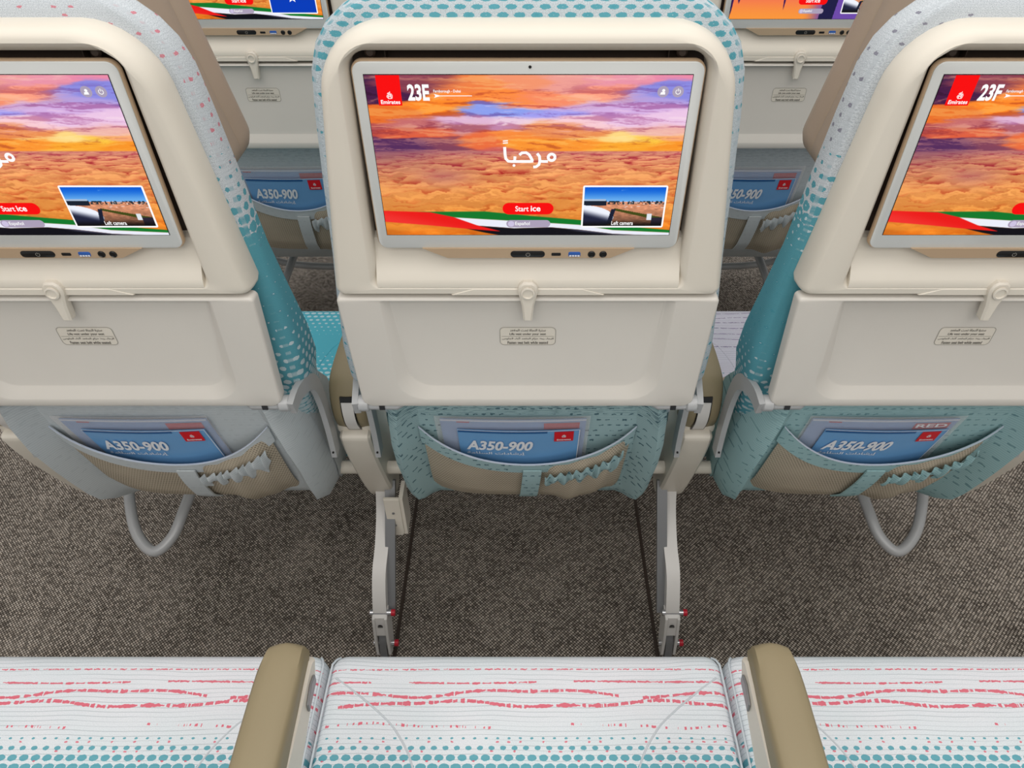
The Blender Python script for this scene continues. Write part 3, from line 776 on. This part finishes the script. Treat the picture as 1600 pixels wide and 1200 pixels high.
def b_cushion():
    m = MB(); W = .2585
    def lp(i, z, r=.020): return [(x, y, z) for x, y in rr(-W + i, W - i, .25 + i, .604 - i, max(r - i * .3, .008), 8)]
    m.loft([lp(.03, .290), lp(.012, .294), lp(.004, .305), lp(.0, .335), lp(.0, .360), lp(.0015, .372), lp(.005, .381), lp(.011, .387), lp(.020, .3895), lp(.032, .390)])
    return m
def b_piping(sx):
    m = MB()
    m.tube(smooth_path([(sx * .2545, .265, .3850), (sx * .2550, .40, .3850), (sx * .2545, .565, .3850), (sx * .2525, .590, .383), (sx * .247, .600, .376)]), .0014, 8); return m
def b_seams(sx):
    m = MB()
    if 1:
        m.tube(smooth_path([(sx * .245, .566, .3885), (sx * .215, .545, .3898), (sx * .182, .520, .3898), (sx * .158, .497, .3898), (sx * .134, .457, .3898), (sx * .118, .39, .3898), (sx * .112, .28, .3898)]), .0014, 6)
    return m

def seat(cx, row, label, number='23E', variant='sunset', cl='cl_white', side='side_mid', low='low_mid', group='airline seats of the row in front', full=True):
    t = thing('airline_seat', label, 'seat', group, (cx, YROW + row * PITCHROW, 0))
    c = part('seat_cushion', 0, b_cushion, cl, t)
    [part('cushion_piping', q, lambda: b_piping(q), 'seam', c) for q in (-1, 1)]; [part('contour_seam', q, lambda: b_seams(q), 'seamgrey' if cl == 'cl_white' else cl, c) for q in (-1, 1)]
    if not full: return t
    part('back_shell', 0, b_shell, 'cream', t); part('screen_recess', 0, b_recess, 'dark', t, 'dark recess above the screen')
    monitor(t, number, variant); ports(t); tray(t)
    part('backrest_cushion', 0, b_back, side, t); part('headrest', 0, b_headrest, 'tan', t, 'taupe leather headrest')
    part('lower_back_cover', 0, b_lower, low, t); pocket(t, low)
    for sx in (-1, 1):
        part('tray_hinge', sx, b_hinge(sx), 'grey', t)
        part('hinge_slot', sx, lambda: (lambda m: (m.box(sx * .186 - .0035, sx * .186 + .0035, B(.655, -.0052), B(.655, -.003), .6515, .6580), m)[1])(MB()), 'black', t)
        a = part('tray_arm', sx, b_arm(sx), 'grey', t); part('arm_bolt', sx, b_armhole(sx), 'black', a)
    return t

# ------------------------------------------------------------------ printed cards in the pockets
def curved_card(x0, x1, h0, h1, lift, th=.0012, bow=.003):
    def f():
        m = MB(); loops = []; N = 10
        for i in range(N + 1):
            x = x0 + (x1 - x0) * i / N; k = bow * math.sin(math.pi * i / N)
            q = [(h1 - .004 * i / N * 0, 0), (h0, 0), (h0, th), (h1, th)]
            loops.append([(x, Bd(h) - lift - k + o, h) for h, o in q])
        m.loft(loops); return m
    return f
def on_card(x0, x1, lift, bow, extra):
    def y(h, x): return Bd(h) - lift - bow * math.sin(math.pi * min(1, max(0, (x - x0) / (x1 - x0)))) - extra
    return y
def card_flat(polys, yf):
    m = MB()
    for p in polys: m.add([(x, yf(z, x), z) for x, z in p], [tuple(range(len(p)))])
    return m
def card_text(body, a, b, c, d, yf, **k):
    me = text_mesh(body, a, b, c, d, lambda z: 0, **k)
    for v in me.vertices: v.co.y = yf(v.co.z, v.co.x)
    return me
def cards(cx, row, where, dx=0.0, look='plain'):
    loc = (cx + dx, YROW + row * PITCHROW, 0)
    t = thing('safety_card', 'blue card with white lettering in the net pocket ' + where, 'card', 'safety cards in the seat pockets', loc)
    x0, x1, li, bw = -.099, .074, .010, .004
    e1 = on_card(x0, x1, li, bw, .0004); e2 = on_card(x0, x1, li, bw, .0008)
    part('card_sheet', 0, curved_card(x0, x1, .45, .569, li, .0012, bw), 'cardblue', t)
    def strips(xa, xb, ha, hb, n=8): return [[(xa + (xb - xa) * i / n, ha), (xa + (xb - xa) * (i + 1) / n, ha), (xa + (xb - xa) * (i + 1) / n, hb), (xa + (xb - xa) * i / n, hb)] for i in range(n)]
    part('card_band', 0, lambda: card_flat(strips(x0 + .001, .028, .5625, .5680), e1), 'cardnavy', t)
    part('card_edge', 0, lambda: card_flat(strips(x0, x1, .5682, .5692) + strips(x1 - .001, x1, .45, .569, 1), e2), 'whiteink', t)
    part('card_logo', 0, lambda: card_flat(strips(.038, .0655, .5395, .5655, 3), e1), 'redink', t, 'small red logo square')
    part('logo_emblem', 0, lambda: card_flat(b_emblem(.0518, .5535, .0058), e2), 'whiteink', t)
    part('logo_lettering', 0, lambda: card_text('Emirates', .042, .062, .5425, .5465, e2, bold=.02), 'whiteink', t)
    part('card_lettering', 0, lambda: card_text('A350-900', -.089, .008, .5130, .5420, e2, bold=.035, shear=.25), 'whiteink', t)
    part('card_lettering', 1, lambda: card_text(arabic('إرشادات السلامة'), -.089, -.003, .4985, .5085, e2, bold=.02), 'whiteink', t)
    b = thing('magazine', {'plain': 'pale blue magazine in a clear sleeve behind the safety card ', 'red': 'pale blue magazine with white letters on crimson, sleeved behind the card '}[look] + where, 'magazine', 'sleeved magazines in the seat pockets', loc)
    x0, x1, li, bw = -.122, .082, .005, .003
    f1 = on_card(x0, x1, li, bw, .0004); f2 = on_card(x0, x1, li, bw, .0008)
    part('magazine_pages', 0, curved_card(x0, x1, .45, .5890, li, .0022, bw), 'magblue', b)
    part('page_edge', 0, lambda: card_flat(strips(x0, x1, .5855, .5895), f1), 'maglight', b)
    part('corner_panel', 0, lambda: card_flat(strips(.023, .073, .566, .5815, 4), f1), 'magred', b, 'crimson corner panel')
    part('page_mark', 0, lambda: card_flat(strips(-.099, -.081, .583, .5855, 2), f2), 'magred', b)
    if look == 'red': part('magazine_lettering', 0, lambda: card_text('RED', .026, .070, .5705, .5795, f2, bold=.02), 'whiteink', b)
    part('plastic_sleeve', 0, curved_card(x0 - .007, x1 + .005, .47, .600, li + .0022, .0004, bw), 'sleeve', b, 'clear plastic sleeve')

# ------------------------------------------------------------------ armrests
def armrest(x, row, label, group):
    t = thing('armrest', label, 'armrest', group, (x, YROW + row * PITCHROW, 0))
    def prof(o, r0=0.0):   # side outline (y, h)
        return smooth_path([(.128 - o, .505), (.117 - o, .530), (.116 - o, .560), (.128 - o, .588 + o * .6), (.155, .600 + o), (.25, .603 + o), (.40, .603 + o), (.478, .601 + o), (.497 + o, .592), (.502 + o, .578)], 4)
    def pad():
        m = MB(); P = prof(0); loops = []
        inner = [(.155, .510), (.155, .545), (.160, .568), (.25, .574), (.40, .574), (.49, .572)]
        ip = smooth_path(inner, 4)
        n = len(P)
        secs = []
        for i, p in enumerate(P):
            t_ = i / (n - 1); j = t_ * (len(ip) - 1); a = ip[int(j)]; b = ip[min(int(j) + 1, len(ip) - 1)]; q = a + (b - a) * (j - int(j))
            w = .0228 + .0045 * (1 - sm(np.array(p[0]), .12, .35)); 
            if p[0] > .47: w *= 1 - .12 * ((p[0] - .47) / .03) ** 2
            def P3(s, k): v = p + (q - p) * k; return (s * w, v[0], v[1])
            sec = [P3(-.82, 0), P3(-.4, -.05), P3(0, -.07), P3(.4, -.05), P3(.82, 0), P3(.97, .12), P3(1, .4), P3(1, 1), P3(-1, 1), P3(-1, .4), P3(-.97, .12)]
            secs.append(sec)
        m.loft(secs); return m
    part('arm_pad', 0, pad, 'olive', t, 'olive leather arm pad')
    def body():
        m = MB(); m.prism([(.150, .500), (.152, .573), (.49, .5745), (.50, .565), (.485, .545), (.40, .525), (.25, .505)], 'x', -.0232, .0232, .003)
        m.prism([(.128, .494), (.126, .508), (.165, .515), (.175, .494)], 'x', -.027, .027, .002); return m
    part('arm_body', 0, body, 'cream', t, 'cream arm body')
    def band():
        m = MB(); P = [p for p in prof(.0052) if p[0] < .135 and p[1] < .576]; P = [Vector((.130, .497))] + P
        m.loft([[(s * .0085, p[0] + o, p[1]) for s, o in ((-1, 0), (1, 0), (1, .006), (-1, .006))] for p in P]); return m
    part('hinge_band', 0, band, 'legpaint', t, 'white hinge band')
    def bandedge():
        m = MB(); P = [p for p in prof(.0042) if p[0] < .135 and p[1] < .580]; P = [Vector((.130, .495))] + P
        m.loft([[(s * .0102, p[0] + o, p[1]) for s, o in ((-1, 0), (1, 0), (1, .006), (-1, .006))] for p in P]); return m
    part('band_gap', 0, bandedge, 'black', t)
    sx = 1 if x < 0 else -1
    def btn():
        m = MB(); q = [(.448, .551), (.450, .561), (.470, .566), (.482, .562), (.480, .552)]; m.prism(q, 'x', sx * .0235, sx * .0262, .0008); return m
    part('recline_button', sx, btn, 'greydark', t, 'grey recline button')
    def cover():
        m = MB()
        q = [(.1135, .493), (.120, .4985), (.150, .499), (.225, .492), (.262, .455), (.270, .36), (.262, .28), (.245, .248), (.222, .244), (.195, .270), (.150, .375), (.122, .455)]
        q = [tuple(v) for v in smooth_path(q + [q[0]], 3)][:-1]
        m.prism(q, 'x', -.0235, .0235, .004); return m
    part('support_cover', 0, cover, 'cream', t, 'cream support cover below the armrest')
    return t

# ------------------------------------------------------------------ seat row frame: legs, beams, luggage bars
def base(row, label):
    t = thing('seat_frame', label, 'seat frame', 'frames under the seat rows', (0, YROW + row * PITCHROW, 0))
    part('beam', 'r', lambda: (lambda m: (m.tube([(-.80, .185, .350), (.80, .185, .350)], .0115, 16), m)[1])(MB()), 'cream', t)
    part('beam', 'f', lambda: (lambda m: (m.tube([(-.80, .43, .30), (.80, .43, .30)], .02, 16), m)[1])(MB()), 'cream', t)
    for s in (-1, 1):
        x = s * .263
        def leg():
            m = MB(); P = smooth_path([(x * .985, .215, .300), (x * .985, .185, .245), (x * .99, .140, .200), (x, .100, .172), (x, .068, .135), (x, .052, .105)], 5)
            m.tube(P, 1, sec=[(-.012, -.010), (.007, -.010), (.012, -.010), (.012, .012), (-.012, .012)], up=(0, -1, .3)); return m
        part('leg', s, leg, 'legpaint', t)
        def fit():
            m = MB()
            for q in (-1, 1): m.prism([(.060, .118), (.034, .112), (.020, .060), (.016, .022), (.030, .012), (.050, .020), (.075, .100)], 'x', x + q * .0085, x + q * .0135, .0008)
            m.prism([(.058, .122), (.037, .112), (.026, .072), (.034, .068), (.072, .11)], 'x', x - .012, x + .012, .001); return m
        ft = part('foot_fitting', s, fit, 'legpaint', t)
        part('fitting_hole', s, lambda: (lambda m: (m.loft([[(x + a, .0310 - b * .28 + o, .092 + b) for a, b in disc(0, 0, .0045, 16, .0085)] for o in (-.0005, .002)]), m)[1])(MB()), 'black', ft)
        def foot():
            m = MB(); m.tube(smooth_path([(x, .045, .075), (x, .030, .050), (x, .022, .028), (x, .016, .010), (x, -.012, .004)], 4), 1, sec=[(-.0065, -.006), (.0065, -.006), (.0065, .006), (-.0065, .006)], up=(0, -1, .3)); return m
        part('foot', s, foot, 'greydark', t, 'dark steel floor foot')
        for k, (yy, zz) in enumerate(((.048, .113), (.030, .040))):
            def bolt(): return (lambda m: (m.tube([(x - .018, yy, zz), (x + .020, yy, zz)], .0055, 12), m)[1])(MB())
            b_ = part('bolt', (s, k), bolt, 'steel', t)
            part('bolt_cap', (s, k), lambda: (lambda m: (m.tube([(x + .020, yy, zz), (x + .027, yy, zz)], .0062, 12), m)[1])(MB()), 'red', b_, 'red bolt cap')
        xi = s * .243
        def strut():
            m = MB(); m.tube([(x - s * .016, .058, .100), (xi, .20, .30), ], 1, sec=[(-.009, -.005), (.009, -.005), (.009, .005), (-.009, .005)], up=(0, -1, .6)); return m
        part('strut', s, strut, 'greydark', t)
        def fl():
            m = MB(); m.tube([(x, .43, .30), (x, .47, .02)], 1, sec=[(-.012, -.012), (.012, -.012), (.012, .012), (-.012, .012)], up=(0, -1, 0)); m.box(x - .014, x + .014, .44, .50, 0, .02); return m
        part('leg', ('f', s), fl, 'legpaint', t)
        def bar():
            P = smooth_path([(s * .30, .40, .12), (s * .55, .40, .125), (s * .68, .398, .135), (s * .75, .385, .165), (s * .785, .36, .195), (s * .802, .34, .205)], 5)
            m = MB(); m.tube(P, .010, 12); return m
        part('luggage_bar', ('f', s), bar, 'grey', t)
        def loop_():
            P = smooth_path([(s * .815, .40, .22), (s * .790, .30, .195), (s * .762, .222, .165), (s * .736, .182, .145), (s * .704, .164, .136), (s * .676, .190, .150), (s * .664, .235, .172), (s * .655, .300, .195), (s * .645, .40, .22)], 5)
            m = MB(); m.tube(P, .0105, 12); return m
        part('luggage_bar', ('r', s), loop_, 'grey', t)
    def bracket():
        m = MB(); m.prism([(-.222, .298), (-.222, .205), (-.226, .198), (-.246, .198), (-.250, .206), (-.250, .298)], 'y', .155, .162, .001); m.box(-.2235, -.2165, .157, .200, .200, .298); return m
    br = part('bracket', 0, bracket, 'cream', t)
    part('rivet', 0, lambda: (lambda m: ([m.loft([[(-.236 + a, y, z + b) for a, b in disc(0, 0, .0024, 12)] for y in (.1535, .156)]) for z in (.228, .262)], m)[1])(MB()), 'greydark', br)
    return t

# ------------------------------------------------------------------ the setting
def structure(name, mb, mat):
    o = part(name, 0, lambda: mb, mat, None); o['kind'] = 'structure'; return o
m = MB(); m.add([(-2.6, -1.2, 0), (2.6, -1.2, 0), (2.6, 4.2, 0), (-2.6, 4.2, 0)], [(0, 1, 2, 3)]); structure('floor', m, 'carpet')
for k, x in enumerate((-.263, .263)):
    m = MB(); x -= math.copysign(.016, x); m.box(x - .0035, x + .0035, -1.2, 4.2, .0002, .0022, .0006); structure('trim_%d' % (k + 1), m, 'dark')

# ------------------------------------------------------------------ place everything
N_ = 'airline seats of the row in front'; F_ = 'airline seats two rows ahead'; U_ = 'airline seats of the nearest row'
ls = seat(-SP, 0, 'cream-backed seat on the left with teal fabric side and taupe headrest', '23D', 'sunset', 'cl_teal', 'side_left', 'low_left', N_)
ms = seat(.002, 0, 'cream-backed seat in the centre whose screen reads 23E', '23E', 'sunset', 'cl_white', 'side_mid', 'low_mid', N_)
rs = seat(SP, 0, 'cream-backed seat on the right whose screen reads 23F', '23F', 'sunset', 'cl_lilac', 'side_right', 'low_right', N_)
seat(-SP, 1, 'distant seat between left and centre, its screen showing a plain blue inset', '22D', 'card', 'cl_white', 'side_mid', 'low_left', F_)
seat(0, 1, 'distant seat directly ahead of the centre seat, middle of the far row', '22E', 'sunset', 'cl_teal', 'side_left', 'low_left', F_)
seat(SP, 1, 'distant seat between centre and right, its screen showing a purple city picture', '22F', 'city', 'cl_white', 'side_mid', 'low_left', F_)
seat(-SP, -1, 'white patterned seat cushion at the lower left with red dashes', cl='cl_white', group=U_, full=False)
seat(0, -1, 'white patterned seat cushion at the lower centre between two olive armrests', cl='cl_white', group=U_, full=False)
seat(SP, -1, 'white patterned seat cushion at the lower right with red dashes', cl='cl_white', group=U_, full=False)
cards(-SP, 0, 'of the left seat', -.006); cards(.002, 0, 'of the centre seat'); cards(SP, 0, 'of the right seat', 0, 'red')
cards(-SP, 1, 'of the distant left seat'); cards(SP, 1, 'of the distant right seat')
GA = 'armrests of the row in front'
armrest(-.262, 0, 'olive armrest between the left and centre cream-backed seats', GA)
armrest(.262, 0, 'olive armrest between the centre and right cream-backed seats', GA)
armrest(-.782, 0, 'olive armrest at the far left edge, outside the left seat', GA)
armrest(.782, 0, 'olive armrest at the far right edge, outside the right seat', GA)
armrest(-.247, -1, 'olive armrest on the left of the nearest centre cushion', 'armrests of the nearest row')
armrest(.252, -1, 'olive armrest on the right of the nearest centre cushion', 'armrests of the nearest row')
for x, w in ((-.262, 'left of the middle far seat'), (.262, 'right of the middle far seat'), (-.782, 'on the outer left end'), (.782, 'on the outer right end')):
    armrest(x, 1, 'distant armrest two rows ahead, ' + w, 'armrests two rows ahead')
base(0, 'white metal legs and luggage bars under the row of three cream-backed seats')
base(1, 'metal legs and grey luggage bars under the distant seat row')
base(-1, 'metal frame under the nearest row of patterned cushions')
# seat belts
def belt():
    m = MB(); P = smooth_path([(-.245, .20, .400), (-.215, .26, .402), (-.16, .33, .398), (-.10, .37, .394)], 5)
    m.tube(P, 1, sec=[(-.024, -.001), (.024, -.001), (.024, .001), (-.024, .001)]); return m
part('seat_belt', 0, belt, 'tan', rs, 'tan seat belt webbing')
def tip():
    m = MB(); m.box(.165, .185, .255, .285, .392, .402, .003); return m
part('belt_tip', 0, tip, 'tan', ls)
